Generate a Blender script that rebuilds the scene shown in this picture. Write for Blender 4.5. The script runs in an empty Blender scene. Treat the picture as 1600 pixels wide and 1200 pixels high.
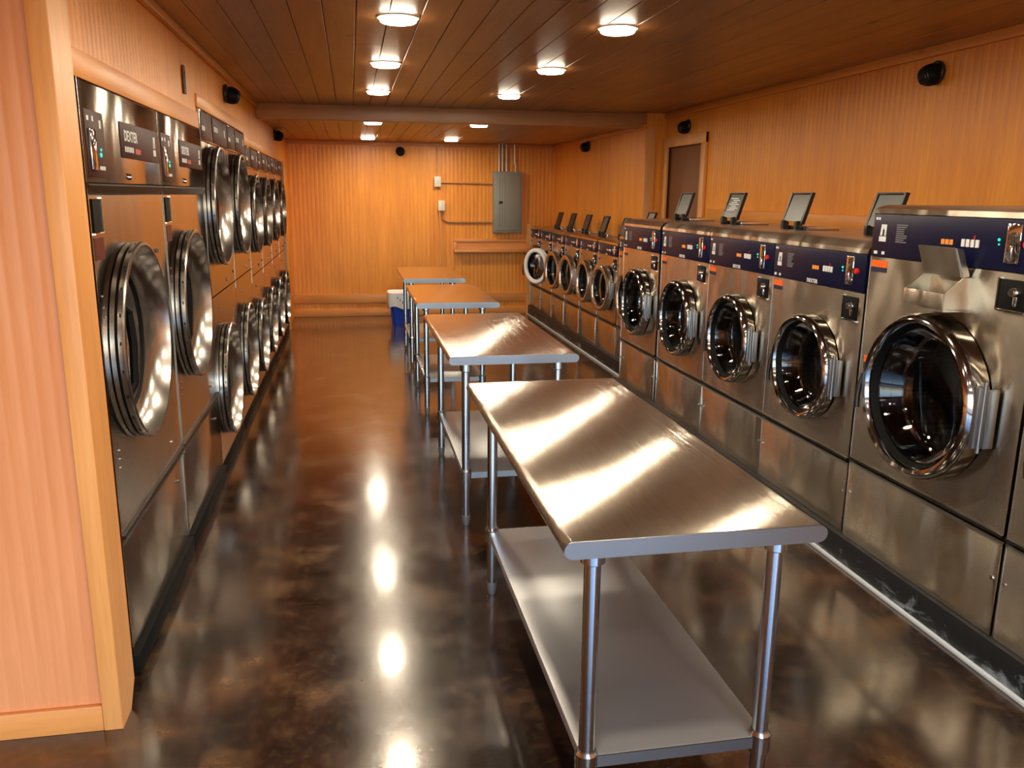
import bpy, bmesh, math, random
from mathutils import Vector, Matrix
random.seed(7)
PI = math.pi
scene = bpy.context.scene
C = scene.collection

# ------------------------------------------------------------------ camera, sky, exposure
cam = bpy.data.cameras.new('camera'); cam_o = bpy.data.objects.new('camera', cam); C.objects.link(cam_o)
cam.sensor_width = 36; cam.lens = 1300 / 1600 * 36; cam.clip_start = 0.02
cam_o.matrix_world = Matrix(((0.98242957, 0.03183144, -0.18389916, 0),
                             (-0.18637167, 0.21952078, -0.95764097, 0),
                             (0.0098866, 0.9750884, 0.22159618, 1.65), (0, 0, 0, 1)))
scene.camera = cam_o
LAMP = 12.5        # watts of each ceiling light
DAY = 1.6
w = bpy.data.worlds.new('sky'); scene.world = w; w.use_nodes = True
wn = w.node_tree.nodes; wn.clear()
wo = wn.new('ShaderNodeOutputWorld'); wb = wn.new('ShaderNodeBackground'); sk = wn.new('ShaderNodeTexSky')
sk.sky_type = 'NISHITA'; sk.sun_disc = False; sk.sun_elevation = math.radians(38); sk.sun_rotation = math.radians(120)
wb.inputs['Strength'].default_value = DAY
w.node_tree.links.new(sk.outputs[0], wb.inputs[0]); w.node_tree.links.new(wb.outputs[0], wo.inputs[0])
pl = bpy.data.lights.new('window_portal', 'AREA'); pl.shape = 'RECTANGLE'; pl.size = 5.4; pl.size_y = 2.1; pl.cycles.is_portal = True
po = bpy.data.objects.new('window_portal', pl); C.objects.link(po)
po.location = (0.0, -2.62, 1.2); po.rotation_euler = (PI / 2, 0, 0)
scene.cycles.caustics_reflective = False; scene.cycles.caustics_refractive = False; scene.cycles.sample_clamp_indirect = 6.0
scene.view_settings.view_transform = 'Standard'; scene.view_settings.look = 'None'
scene.view_settings.exposure = 0.0; scene.view_settings.gamma = 1.0; scene.view_settings.use_curve_mapping = False

# ------------------------------------------------------------------ materials
MATS = {}
def srgb(r, g, b):
    f = lambda c: (c / 255 / 12.92) if c / 255 <= .04045 else ((c / 255 + .055) / 1.055) ** 2.4
    return (f(r), f(g), f(b), 1)

def mat(name, col=(.5, .5, .5, 1), rough=.5, metal=0, **kw):
    if name in MATS: return MATS[name]
    m = bpy.data.materials.new(name); m.use_nodes = True
    b = m.node_tree.nodes['Principled BSDF']
    b.inputs['Base Color'].default_value = col
    b.inputs['Roughness'].default_value = rough
    b.inputs['Metallic'].default_value = metal
    for k, v in kw.items(): b.inputs[k.replace('_', ' ')].default_value = v
    MATS[name] = m
    return m

class NT:
    """small helper for node graphs"""
    def __init__(s, m): s.t = m.node_tree; s.b = s.t.nodes['Principled BSDF']
    def n(s, typ, **kw):
        x = s.t.nodes.new(typ)
        for k, v in kw.items(): setattr(x, k, v)
        return x
    def l(s, a, b): s.t.links.new(a, b)
    def coord(s, scale, kind='Object', rot=(0, 0, 0)):
        tc = s.n('ShaderNodeTexCoord'); mp = s.n('ShaderNodeMapping')
        mp.inputs['Scale'].default_value = scale; mp.inputs['Rotation'].default_value = rot
        s.l(tc.outputs[kind], mp.inputs[0]); return mp.outputs[0]
    def world(s, scale):
        g = s.n('ShaderNodeNewGeometry'); mp = s.n('ShaderNodeMapping'); mp.inputs['Scale'].default_value = scale
        s.l(g.outputs['Position'], mp.inputs[0]); return mp.outputs[0]
    def noise(s, v, scale, detail=4, rough=.55, dist=0):
        x = s.n('ShaderNodeTexNoise'); x.inputs['Scale'].default_value = scale
        x.inputs['Detail'].default_value = detail; x.inputs['Roughness'].default_value = rough
        x.inputs['Distortion'].default_value = dist
        s.l(v, x.inputs['Vector']); return x.outputs['Fac']
    def ramp(s, f, stops):
        r = s.n('ShaderNodeValToRGB'); e = r.color_ramp.elements
        while len(e) < len(stops): e.new(.5)
        for el, (p, c) in zip(e, stops): el.position = p; el.color = c
        s.l(f, r.inputs[0]); return r.outputs[0]
    def rng(s, f, a, b, c, d):
        r = s.n('ShaderNodeMapRange'); 
        for i, v in enumerate((a, b, c, d)): r.inputs[i + 1].default_value = v
        s.l(f, r.inputs[0]); return r.outputs[0]
    def mix(s, f, a, b, mode='MIX'):
        r = s.n('ShaderNodeMix', data_type='RGBA', blend_type=mode)
        for i, v in ((0, f), (6, a), (7, b)):
            if isinstance(v, (int, float, tuple)): r.inputs[i].default_value = v
            else: s.l(v, r.inputs[i])
        return r.outputs[2]
    def bump(s, h, strength, dist=.01, prev=None):
        x = s.n('ShaderNodeBump'); x.inputs['Strength'].default_value = strength; x.inputs['Distance'].default_value = dist
        s.l(h, x.inputs['Height'])
        if prev is not None: s.l(prev, x.inputs['Normal'])
        return x.outputs[0]

def wood(name, dark, light, rough=.42, grain_axis='z', per_piece=0.0, coat=.25, knots=True, mott=.5):
    if name in MATS: return MATS[name]
    m = mat(name, light, rough); t = NT(m)
    sc = {'z': (1, 1, .06), 'x': (.06, 1, 1), 'y': (1, .06, 1)}[grain_axis]
    v = t.world(sc)
    g = t.noise(v, 42, 5, .62, .3)
    big = t.noise(t.world((1, 1, .45) if grain_axis == 'z' else (1, 1, 1)), 1.4, 3, .5)
    mid = t.noise(t.world({'z': (1, 1, .12), 'x': (.12, 1, 1), 'y': (1, .12, 1)}[grain_axis]), 9, 3, .5)
    f = t.n('ShaderNodeMath', operation='MULTIPLY_ADD'); t.l(big, f.inputs[0]); f.inputs[1].default_value = mott
    mm = t.n('ShaderNodeMath', operation='MULTIPLY_ADD'); t.l(g, mm.inputs[0]); mm.inputs[1].default_value = .55; mm.inputs[2].default_value = -.13
    m3 = t.n('ShaderNodeMath', operation='MULTIPLY_ADD'); t.l(mid, m3.inputs[0]); m3.inputs[1].default_value = .42; t.l(mm.outputs[0], m3.inputs[2])
    t.l(m3.outputs[0], f.inputs[2])
    col = t.ramp(f.outputs[0], [(.25, dark), (.85, light)])
    if per_piece:
        oi = t.n('ShaderNodeObjectInfo')
        r = t.rng(oi.outputs['Random'], 0, 1, 1 - per_piece, 1 + per_piece * .6)
        hs = t.n('ShaderNodeHueSaturation'); t.l(col, hs.inputs['Color']); t.l(r, hs.inputs['Value']); col = hs.outputs[0]
    if knots:
        vo = t.n('ShaderNodeTexVoronoi'); vo.inputs['Scale'].default_value = 2.6
        t.l(t.world({'z': (1, 1, .5), 'x': (.5, 1, 1), 'y': (1, .5, 1)}[grain_axis]), vo.inputs['Vector'])
        k = t.rng(vo.outputs['Distance'], .02, .075, 1, 0)
        col = t.mix(k, col, tuple(c * .35 for c in dark[:3]) + (1,))
    t.l(col, t.b.inputs['Base Color'])
    t.b.inputs['Coat Weight'].default_value = coat; t.b.inputs['Coat Roughness'].default_value = .3
    t.l(t.bump(g, .12, .004), t.b.inputs['Normal'])
    return m

WALL = wood('stained_plywood', srgb(198, 108, 26), srgb(248, 164, 56), grain_axis='z', knots=False, coat=.1, mott=.55)
PANELW = wood('pale_plywood', srgb(200, 124, 76), srgb(226, 156, 106), grain_axis='z', knots=False, coat=.1)
TRIM = wood('pine_trim', srgb(200, 128, 62), srgb(240, 176, 108), grain_axis='z', coat=.2)
TRIMX = wood('pine_trim_crosswise', srgb(196, 120, 52), srgb(228, 158, 88), grain_axis='x', coat=.2)
TRIMY = wood('pine_trim_lengthwise', srgb(204, 120, 36), srgb(238, 158, 58), grain_axis='y', coat=.2)
PLANK = wood('ceiling_cedar', srgb(134, 84, 40), srgb(184, 126, 70), grain_axis='y', per_piece=.14, coat=.2)
BEAM = wood('beam_wood', srgb(160, 104, 58), srgb(200, 142, 90), grain_axis='x', coat=.2)
DOORM = wood('brown_door', srgb(118, 74, 40), srgb(142, 92, 54), grain_axis='z', knots=False, coat=0, rough=.6)
DARKGAP = mat('dark_gap', srgb(30, 16, 8), .8)

def steel(name, col=(.60, .56, .50, 1), rough=.2, aniso=.75, rot=0.0, wave=.0, wave_scale=2.0, fine=(1, 1, 60), brush=0):
    m = mat(name, col, rough, 1.0); t = NT(m)
    tg = t.n('ShaderNodeTangent', direction_type='UV_MAP'); tg.uv_map = 'UVMap'
    t.l(tg.outputs[0], t.b.inputs['Tangent'])
    t.b.inputs['Anisotropic'].default_value = aniso; t.b.inputs['Anisotropic Rotation'].default_value = rot
    if brush:
        n3 = t.noise(t.world(fine), 1.0, 1, .5)
        nb_ = t.bump(n3, 1.0, brush); t.l(nb_, t.b.inputs['Normal'])
    else: nb_ = None
    if wave:
        n2 = t.noise(t.world((1, 1, .6)), wave_scale, 2, .5)
        t.l(t.bump(n2, 1.0, wave, nb_), t.b.inputs['Normal'])
    return m

STEEL_T = steel('table_steel', (.72, .67, .58, 1), .15, 1.0, 0.0, fine=(1500, .25, 1), brush=.0005)
STEEL_SHELF = steel('shelf_steel', (.54, .56, .58, 1), .36, .3, 0.0); STEEL_SHELF.node_tree.nodes['Principled BSDF'].inputs['Metallic'].default_value = .8
STEEL_EDGE = mat('table_edge_steel', (.22, .225, .24, 1), .38, 1.0)
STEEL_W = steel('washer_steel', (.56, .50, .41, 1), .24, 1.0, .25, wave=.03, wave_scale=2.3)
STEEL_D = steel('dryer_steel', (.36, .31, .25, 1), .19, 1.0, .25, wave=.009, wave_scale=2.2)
SEAMS = mat('seam_ledge_steel', (.05, .043, .037, 1), .35, .9)
CHROME = mat('chrome', (.72, .71, .70, 1), .07, 1.0)
DOORCHROME = mat('door_chrome', (.33, .32, .31, 1), .09, 1.0)
BOWL = steel('door_bowl_steel', (.52, .50, .47, 1), .22, .0, 0.0)
TUBE = mat('galvanised_tube', (.50, .57, .64, 1), .2, 1.0)
RIMD = mat('dryer_rim_steel', (.38, .37, .36, 1), .24, 1.0)
BLACK = mat('black_plastic', (.008, .008, .009, 1), .35)
RUBBER = mat('black_rubber', (.005, .005, .005, 1), .6, Specular_IOR_Level=.12)
NAVY = mat('navy_panel', srgb(12, 16, 48), .35, Specular_IOR_Level=.25)
PLUM = mat('brown_panel', srgb(58, 28, 26), .5, Specular_IOR_Level=.2)
WHITE = mat('print_white', (.72, .74, .76, 1), .5)
GREYP = mat('print_grey', (.16, .17, .2, 1), .5)
ORANGE = mat('sticker_orange', srgb(235, 100, 15), .5)
STNAVY = mat('sticker_navy', srgb(30, 36, 66), .5)
RED = mat('button_red', srgb(215, 30, 25), .35)
PLQ = mat('plaque_red_brown', srgb(92, 34, 22), .4)
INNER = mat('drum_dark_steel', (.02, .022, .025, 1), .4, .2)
HINGE = mat('cast_hinge_metal', (.30, .31, .33, 1), .35, .9)
def emit(name, col, s):
    m = mat(name, (0.02, .02, .02, 1), .4); b = m.node_tree.nodes['Principled BSDF']
    b.inputs['Emission Color'].default_value = col; b.inputs['Emission Strength'].default_value = s; return m
LED_G = emit('led_green', (.0, .9, .6, 1), 1.5)
LED_A = emit('display_amber', (1, .28, .02, 1), .9)
LAMPM = emit('lamp_lens', (1, .84, .62, 1), 40)

GLASS = mat('door_glass', (.5, .54, .57, 1), .02, 0, Transmission_Weight=1.0, IOR=1.06, Coat_Weight=.7, Coat_Roughness=.03)
DGLASS = mat('dryer_glass', (.5, .48, .44, 1), .04, 0, Transmission_Weight=1.0, IOR=1.06, Coat_Weight=.35, Coat_Roughness=.05)
FLAP = mat('lid_smoked_plastic', (.07, .075, .07, 1), .3)
CLEAR = mat('clear_window', (1, 1, 1, 1), 0, 0, Transmission_Weight=1.0, IOR=1.0)

# perforated drum
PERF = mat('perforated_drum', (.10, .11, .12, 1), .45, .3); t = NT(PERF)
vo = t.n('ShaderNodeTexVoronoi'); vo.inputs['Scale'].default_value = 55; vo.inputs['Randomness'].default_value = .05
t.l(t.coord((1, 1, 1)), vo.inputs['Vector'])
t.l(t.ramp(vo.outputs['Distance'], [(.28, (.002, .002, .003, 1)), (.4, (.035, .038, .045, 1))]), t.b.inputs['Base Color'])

# floor: acid stained polished concrete
FLOOR = mat('stained_concrete', (.03, .015, .008, 1), .2); t = NT(FLOOR)
a = t.noise(t.world((1, 1, 1)), 1.5, 8, .62, .5)
b_ = t.noise(t.world((1, 1, 1)), 3.6, 9, .62, .2)
c_ = t.noise(t.world((1, 1, 1)), 30, 5, .6)
col = t.ramp(a, [(.34, srgb(15, 10, 8)), (.5, srgb(46, 25, 14)), (.66, srgb(86, 48, 25))])
col2 = t.ramp(b_, [(.40, srgb(11, 9, 7)), (.52, srgb(38, 24, 15)), (.70, srgb(122, 90, 54))])
col = t.mix(.5, col, col2)
col = t.mix(t.rng(c_, .5, .75, 0, .2), col, srgb(130, 100, 66))
t.l(col, t.b.inputs['Base Color'])
t.l(t.rng(b_, .3, .7, .15, .26), t.b.inputs['Roughness'])
t.b.inputs['Specular IOR Level'].default_value = .6
t.b.inputs['Coat Weight'].default_value = .7; t.b.inputs['Coat Roughness'].default_value = .12
nb = t.bump(t.noise(t.world((1, 1, 1)), 60, 3, .6), .25, .0015)
t.l(t.bump(b_, .3, .004, nb), t.b.inputs['Normal'])

# black painted kerb with scuffs
KERB = mat('black_kerb_paint', (.01, .01, .012, 1), .5); t = NT(KERB)
s1 = t.noise(t.world((1, 1, 2.2)), 5, 7, .7, .6)
g = t.n('ShaderNodeNewGeometry'); sx = t.n('ShaderNodeSeparateXYZ'); t.l(g.outputs['Position'], sx.inputs[0])
low = t.rng(sx.outputs['Z'], .0, .12, .14, -.05)
add = t.n('ShaderNodeMath', operation='ADD'); t.l(s1, add.inputs[0]); t.l(low, add.inputs[1])
t.l(t.ramp(add.outputs[0], [(.60, (.006, .007, .009, 1)), (.72, (.20, .23, .26, 1))]), t.b.inputs['Base Color'])
KERBLINE = mat('kerb_white_edge', (.55, .60, .62, 1), .5)
PAVE = mat('outside_pavement', (.30, .30, .30, 1), .8)

# ------------------------------------------------------------------ mesh helpers
class MB:
    def __init__(s): s.bm = bmesh.new()
    def box(s, x0, x1, y0, y1, z0, z1, bev=0, seg=2):
        r = bmesh.ops.create_cube(s.bm, size=1)
        vs = r['verts']
        for v in vs:
            v.co = Vector(((x0 + x1) / 2 + v.co.x * (x1 - x0), (y0 + y1) / 2 + v.co.y * (y1 - y0), (z0 + z1) / 2 + v.co.z * (z1 - z0)))
        if bev:
            es = set(e for v in vs for e in v.link_edges)
            bmesh.ops.bevel(s.bm, geom=list(es), offset=bev, segments=seg, affect='EDGES', profile=.5)
        return s
    def lathe(s, prof, c=(0, 0, 0), axis='y', seg=48, a0=0, a1=2 * PI, closed=False):
        """prof: (radius, offset along axis)."""
        full = abs(a1 - a0 - 2 * PI) < 1e-6
        n = seg if full else seg + 1
        rings = []
        for r, o in prof:
            ring = []
            if r < 1e-6:
                v = s.bm.verts.new(s._ax(0, 0, o, c, axis)); rings.append([v] * n); continue
            for i in range(n):
                a = a0 + (a1 - a0) * i / seg
                ring.append(s.bm.verts.new(s._ax(r * math.cos(a), r * math.sin(a), o, c, axis)))
            rings.append(ring)
        pairs = list(zip(rings, rings[1:]))
        if closed: pairs.append((rings[-1], rings[0]))
        for A, B in pairs:
            for i in range(n if full else n - 1):
                j = (i + 1) % n
                f = []
                for v in (A[i], A[j], B[j], B[i]):
                    if v not in f: f.append(v)
                if len(f) > 2:
                    try: s.bm.faces.new(f)
                    except ValueError: pass
        return s
    def _ax(s, a, b, o, c, axis):
        if axis == 'y': p = (a, o, b)
        elif axis == 'z': p = (a, b, o)
        else: p = (o, a, b)
        return Vector(p) + Vector(c)
    def cyl(s, r, p0, p1, seg=24, r2=None):
        return s.tube([p0, p1], r, seg, r2)
    def tube(s, pts, r, seg=16, r2=None, cap=True):
        pts = [Vector(p) for p in pts]; rings = []
        up = None
        for i, p in enumerate(pts):
            d = (pts[min(i + 1, len(pts) - 1)] - pts[max(i - 1, 0)]).normalized()
            if up is None:
                up = Vector((0, 0, 1)) if abs(d.z) < .9 else Vector((1, 0, 0))
            u = d.cross(up).normalized(); v = u.cross(d).normalized(); up = v
            rr = r if r2 is None else r + (r2 - r) * i / (len(pts) - 1)
            rings.append([s.bm.verts.new(p + u * rr * math.cos(2 * PI * k / seg) + v * rr * math.sin(2 * PI * k / seg)) for k in range(seg)])
        for A, B in zip(rings, rings[1:]):
            for k in range(seg): s.bm.faces.new((A[k], A[(k + 1) % seg], B[(k + 1) % seg], B[k]))
        if cap:
            s.bm.faces.new(rings[0]); s.bm.faces.new(rings[-1][::-1])
        return s
    def prism(s, prof, axis, a, b):
        """2-D outline (p,q) swept along an axis from a to b. axis x:(y,z) y:(x,z) z:(x,y)"""
        def P(p, q, o): return {'x': (o, p, q), 'y': (p, o, q), 'z': (p, q, o)}[axis]
        A = [s.bm.verts.new(P(p, q, a)) for p, q in prof]; B = [s.bm.verts.new(P(p, q, b)) for p, q in prof]
        n = len(prof)
        for i in range(n): s.bm.faces.new((A[i], A[(i + 1) % n], B[(i + 1) % n], B[i]))
        s.bm.faces.new(A); s.bm.faces.new(B[::-1])
        return s
    def plate_hole(s, x0, x1, z0, z1, cx, cz, r, y0, y1, seg=48):
        """plate in the xz plane between y0 and y1 with a round hole"""
        N = seg; outer = []
        for i in range(N):
            a = 2 * PI * i / N; ca, sa = math.cos(a), math.sin(a)
            tx = (x1 - cx) / ca if ca > 1e-9 else ((x0 - cx) / ca if ca < -1e-9 else 1e9)
            tz = (z1 - cz) / sa if sa > 1e-9 else ((z0 - cz) / sa if sa < -1e-9 else 1e9)
            k = min(tx, tz); outer.append([cx + ca * k, cz + sa * k])
        for X in (x0, x1):
            for Z in (z0, z1):
                i = min(range(N), key=lambda q: (outer[q][0] - X) ** 2 + (outer[q][1] - Z) ** 2); outer[i] = [X, Z]
        rows = []
        for y in (y0, y1):
            rows.append([s.bm.verts.new((p, y, q)) for p, q in outer])
            rows.append([s.bm.verts.new((cx + r * math.cos(2 * PI * i / N), y, cz + r * math.sin(2 * PI * i / N))) for i in range(N)])
        fo, fi, bo, bi = rows
        for i in range(N):
            j = (i + 1) % N
            s.bm.faces.new((fo[i], fo[j], fi[j], fi[i])); s.bm.faces.new((bi[i], bi[j], bo[j], bo[i]))
            s.bm.faces.new((fi[i], fi[j], bi[j], bi[i])); s.bm.faces.new((bo[i], bo[j], fo[j], fo[i]))
        return s
    def mesh(s, name, m, ang=32):
        bm = s.bm
        bmesh.ops.recalc_face_normals(bm, faces=bm.faces)
        uv = bm.loops.layers.uv.new('UVMap')
        for f in bm.faces:
            n = f.normal; f.smooth = True
            ax = max(range(3), key=lambda k: abs(n[k]))
            for l in f.loops:
                p = l.vert.co
                l[uv].uv = (p.y, p.z) if ax == 0 else ((p.x, p.z) if ax == 1 else (p.x, p.y))
        for e in bm.edges:
            if len(e.link_faces) != 2 or e.calc_face_angle(0) > math.radians(ang): e.smooth = False
        me = bpy.data.meshes.new(name); bm.to_mesh(me); bm.free()
        if m: me.materials.append(m)
        return me

CACHE = {}
def put(name, me, parent=None, loc=None, **props):
    o = bpy.data.objects.new(name, me); C.objects.link(o)
    if parent: o.parent = parent
    if loc: o.location = loc
    if name.startswith('printed') or name in ('lock_stud', 'rivet'): o['kind'] = 'stuff'
    for k, v in props.items(): o[k] = v
    return o
def part(name, key, m, build, parent=None, loc=None, **props):
    """one mesh object; meshes are shared between equal keys"""
    k = (name,) + (key if isinstance(key, tuple) else (key,)) if key is not None else None
    if k is None or k not in CACHE:
        mb = MB(); build(mb); me = mb.mesh(name, m)
        if k is not None: CACHE[k] = me
    else: me = CACHE[k]
    return put(name, me, parent, loc, **props)
def empty(name, loc, rz, label, cat, group=None):
    o = bpy.data.objects.new(name, None); C.objects.link(o); o.empty_display_size = .1
    o.location = loc; o.rotation_euler = (0, 0, rz); o['label'] = label; o['category'] = cat
    if group: o['group'] = group
    return o
def struct(name, m, build, parent=None):
    return part(name, None, m, build, parent, kind='structure')

def text_mesh(txt, size, m, key):
    if key in CACHE: return CACHE[key]
    cu = bpy.data.curves.new(key, 'FONT'); cu.body = txt; cu.size = size; cu.extrude = .0006; cu.offset = size * .02
    cu.align_x = 'LEFT'; cu.resolution_u = 2
    o = bpy.data.objects.new(key, cu); C.objects.link(o)
    dg = bpy.context.evaluated_depsgraph_get()
    me = bpy.data.meshes.new_from_object(o.evaluated_get(dg)); me.name = key
    bpy.data.objects.remove(o); bpy.data.curves.remove(cu)
    me.materials.clear(); me.materials.append(m)
    me.transform(Matrix.Rotation(PI / 2, 4, 'X'))      # letters stand in the xz plane and face -y
    CACHE[key] = me
    return me

# ------------------------------------------------------------------ room
YB, XL, XR, XR2, HC, HC2, YJ = 11.6, -.80, 3.0, 2.80, 2.42, 2.32, 7.9
def grooved(mb, a0, a1, z0, z1, pos, axis, thick, sign, pitch=.05, d=.0006):
    """beadboard: wall of grooved profile. axis 'x' = wall plane x=pos running along y; sign = direction the face looks"""
    pts = []; n = int((a1 - a0) / pitch)
    a = a0; pts.append((a0, 0))
    for i in range(1, n + 1):
        c = a0 + i * pitch
        if c + .004 > a1: break
        pts += [(c - .004, 0), (c, -d), (c + .004, 0)]
    pts += [(a1, 0), (a1, -thick), (a0, -thick)]
    prof = [((pos + sign * q, p) if axis == 'x' else (p, pos + sign * q)) for p, q in pts]
    mb.prism(prof, 'z', z0, z1)

struct('floor', FLOOR, lambda m: m.box(-3.2, 3.2, -2.7, YB + .1, -.1, 0))
struct('ground', PAVE, lambda m: m.box(-14, 14, -16, -2.72, -.14, -.06))
struct('wall_back', WALL, lambda m: grooved(m, XL - .05, XR2 + .05, 0, HC2 + .1, YB, 'y', .1, -1, .055, .0009))
struct('wall_left', WALL, lambda m: (grooved(m, 2.62, 4.92, 1.985, HC + .06, -.80, 'x', .05, 1, .05, .0005), grooved(m, 4.92, 6.92, 2.094, HC + .06, -.80, 'x', .05, 1, .05, .0005), grooved(m, 6.92, 10.56, 2.01, HC + .06, -.80, 'x', .05, 1, .05, .0005), grooved(m, 10.56, YB, 0, HC + .06, XL, 'x', .08, 1)))
struct('wall_right', WALL, lambda m: (grooved(m, -2.7, 6.90, 0, HC + .06, XR, 'x', .1, -1),
                                       grooved(m, 6.90, YJ, 2.10, HC + .06, XR, 'x', .1, -1),
                                       m.box(XR2 + .02, XR + .1, YJ, YJ + .1, 0, HC + .06),
                                       grooved(m, YJ + .001, YB, 0, HC + .06, XR2, 'x', .1, -1)))
struct('wall_partition', PANELW, lambda m: (grooved(m, -3.1, -.80, 0, HC + .06, 2.515, 'y', .08, -1, .045, .0008)))
struct('wall_outer_left', WALL, lambda m: m.box(-3.2, -3.1, -2.7, 2.6, 0, HC + .06))
struct('wall_dryer_bay', DARKGAP, lambda m: (m.box(-1.95, -1.88, 2.60, 10.6, 0, HC + .06), m.box(-1.9, -.88, 10.56, 10.64, 0, HC + .06)))
struct('wall_front', WALL, lambda m: (m.box(-3.2, 3.1, -2.7, -2.6, 0, .12), m.box(-3.2, 3.1, -2.7, -2.6, 2.25, HC + .06),
                                       m.box(-3.2, -2.75, -2.7, -2.6, .12, 2.25), m.box(2.75, 3.1, -2.7, -2.6, .12, 2.25)))
wf = struct('window_1', TRIM, lambda m: [m.box(x, x + .07, -2.68, -2.62, .12, 2.25) for x in (-2.75, -1.4, -.03, 1.33, 2.68)])
# trims
TY0 = 2.515
struct('trim_1', TRIM, lambda m: m.box(-.81, -.755, 2.495, 2.515, 0, HC, .003))
struct('trim_2', TRIM, lambda m: m.prism([(2.498, .0), (2.60, .0), (2.665, .075), (2.665, HC), (2.498, HC)], 'x', -.80, -.7545))
struct('baseboard_partition', TRIMX, lambda m: m.box(-3.1, -.811, 2.497, 2.515, 0, .086, .003))
struct('trim_3', TRIMY, lambda m: (m.box(-.80, -.790, 2.665, 4.915, 1.982, 2.065, .002), m.box(-.80, -.790, 4.915, 6.92, 2.094, 2.165, .002), m.box(-.80, -.790, 6.92, 10.56, 2.008, 2.08, .002)))
struct('trim_4', TRIM, lambda m: (m.box(-.80, -.765, 10.52, 10.60, 0, 2.01, .003)))
struct('trim_5', TRIMX, lambda m: m.box(XL, XR2, YB - .03, YB - .003, HC2 - .045, HC2, .004))
struct('trim_6', TRIMY, lambda m: (m.box(XR - .025, XR - .003, -2.6, YJ, HC - .05, HC, .004), m.box(XR2 - .025, XR2 - .003, YJ, YB, HC2 - .04, HC2, .004)))
struct('trim_7', TRIMY, lambda m: (m.box(XR - .03, XR - .003, -2.6, 6.78, 1.40, 1.55, .004)))
struct('trim_8', TRIM, lambda m: m.box(XR2 - .012, XR - .11, YJ - .018, YJ - .001, 0, HC - .14, .003))
struct('trim_9', TRIMX, lambda m: m.box(XL, XR2, YB - .028, YB - .003, .18, .30, .004))
struct('trim_10', TRIMY, lambda m: m.box(XL, XL + .03, 2.67, 7.98, HC - .04, HC, .004))
struct('baseboard_back', TRIMX, lambda m: m.box(XL, XR2, YB - .028, YB - .003, 0, .09, .004))
# door in the right wall
d = struct('door_1', DOORM, lambda m: m.box(XR + .02, XR + .09, 6.905, 7.895, .0, 2.098, .003))
part('door_casing', None, TRIM, lambda m: (m.box(XR - .03, XR - .003, 6.89, 6.985, 0, 2.19, .004), m.box(XR - .03, XR - .003, 7.79, 7.88, 0, 2.19, .004),
                                            m.box(XR - .032, XR - .003, 6.89, 7.88, 2.10, 2.19, .004)), d)
# ceiling: plank ceiling, each board a part
ce = struct('ceiling', DARKGAP, lambda m: (m.box(-3.2, 3.2, -2.7, 8.2, HC + .012, HC + .08), m.box(-.9, 3.1, 8.12, YB + .1, HC2 + .012, HC2 + .08)))
PITCH = .142
def planks(y0, y1, z, x0, x1, butt):
    i = 0; x = x0
    while x < x1 - .02:
        xe = min(x + PITCH - .0035, x1)
        cuts = [y0]
        if butt:
            y = y0 + random.uniform(.6, 3.4)
            while y < y1 - .5: cuts.append(y); y += random.choice((2.44, 3.05, 3.66))
        cuts.append(y1)
        for a, b in zip(cuts, cuts[1:]):
            part('plank', None, PLANK, lambda m: m.box(x, xe, a + .001, b - .001, z + random.uniform(-.001, .001), z + .014, .002, 1), ce)
        x += PITCH; i += 1
planks(-2.6, 7.98, HC, XL, XR, True)
planks(8.14, YB - .005, HC2, XL, XR2, False)
part('plank', None, PLANK, lambda m: m.box(-3.1, XL - .01, -2.6, 2.5, HC, HC + .014, .002, 1), ce)
struct('beam', BEAM, lambda m: m.box(XL + .002, XR2 + .015, 8.0, 8.13, 2.29, HC + .02, .006))

# ------------------------------------------------------------------ raised black kerbs under the machines
def kerb(name, x, y0, y1, x1, label):
    o = empty(name, (x, y0, 0), 0, label, 'kerb')
    L = y1 - y0
    part('curb_slab', None, KERB, lambda m: m.box(0, x1 - x, 0, L, 0, .134, .004), o)
    part('white_edge', None, KERBLINE, lambda m: m.box(-.014, 0, 0, L, 0, .016, .002), o, label='white painted bottom edge')
kerb('machine_kerb', 2.165, .9, 6.66, XR - .006, 'scuffed black kerb with white bottom edge under the big washers')
kerb('machine_kerb', 2.425, 6.665, 11.50, XR2 - .006, 'black kerb under the row of small washers at the far end')

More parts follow.
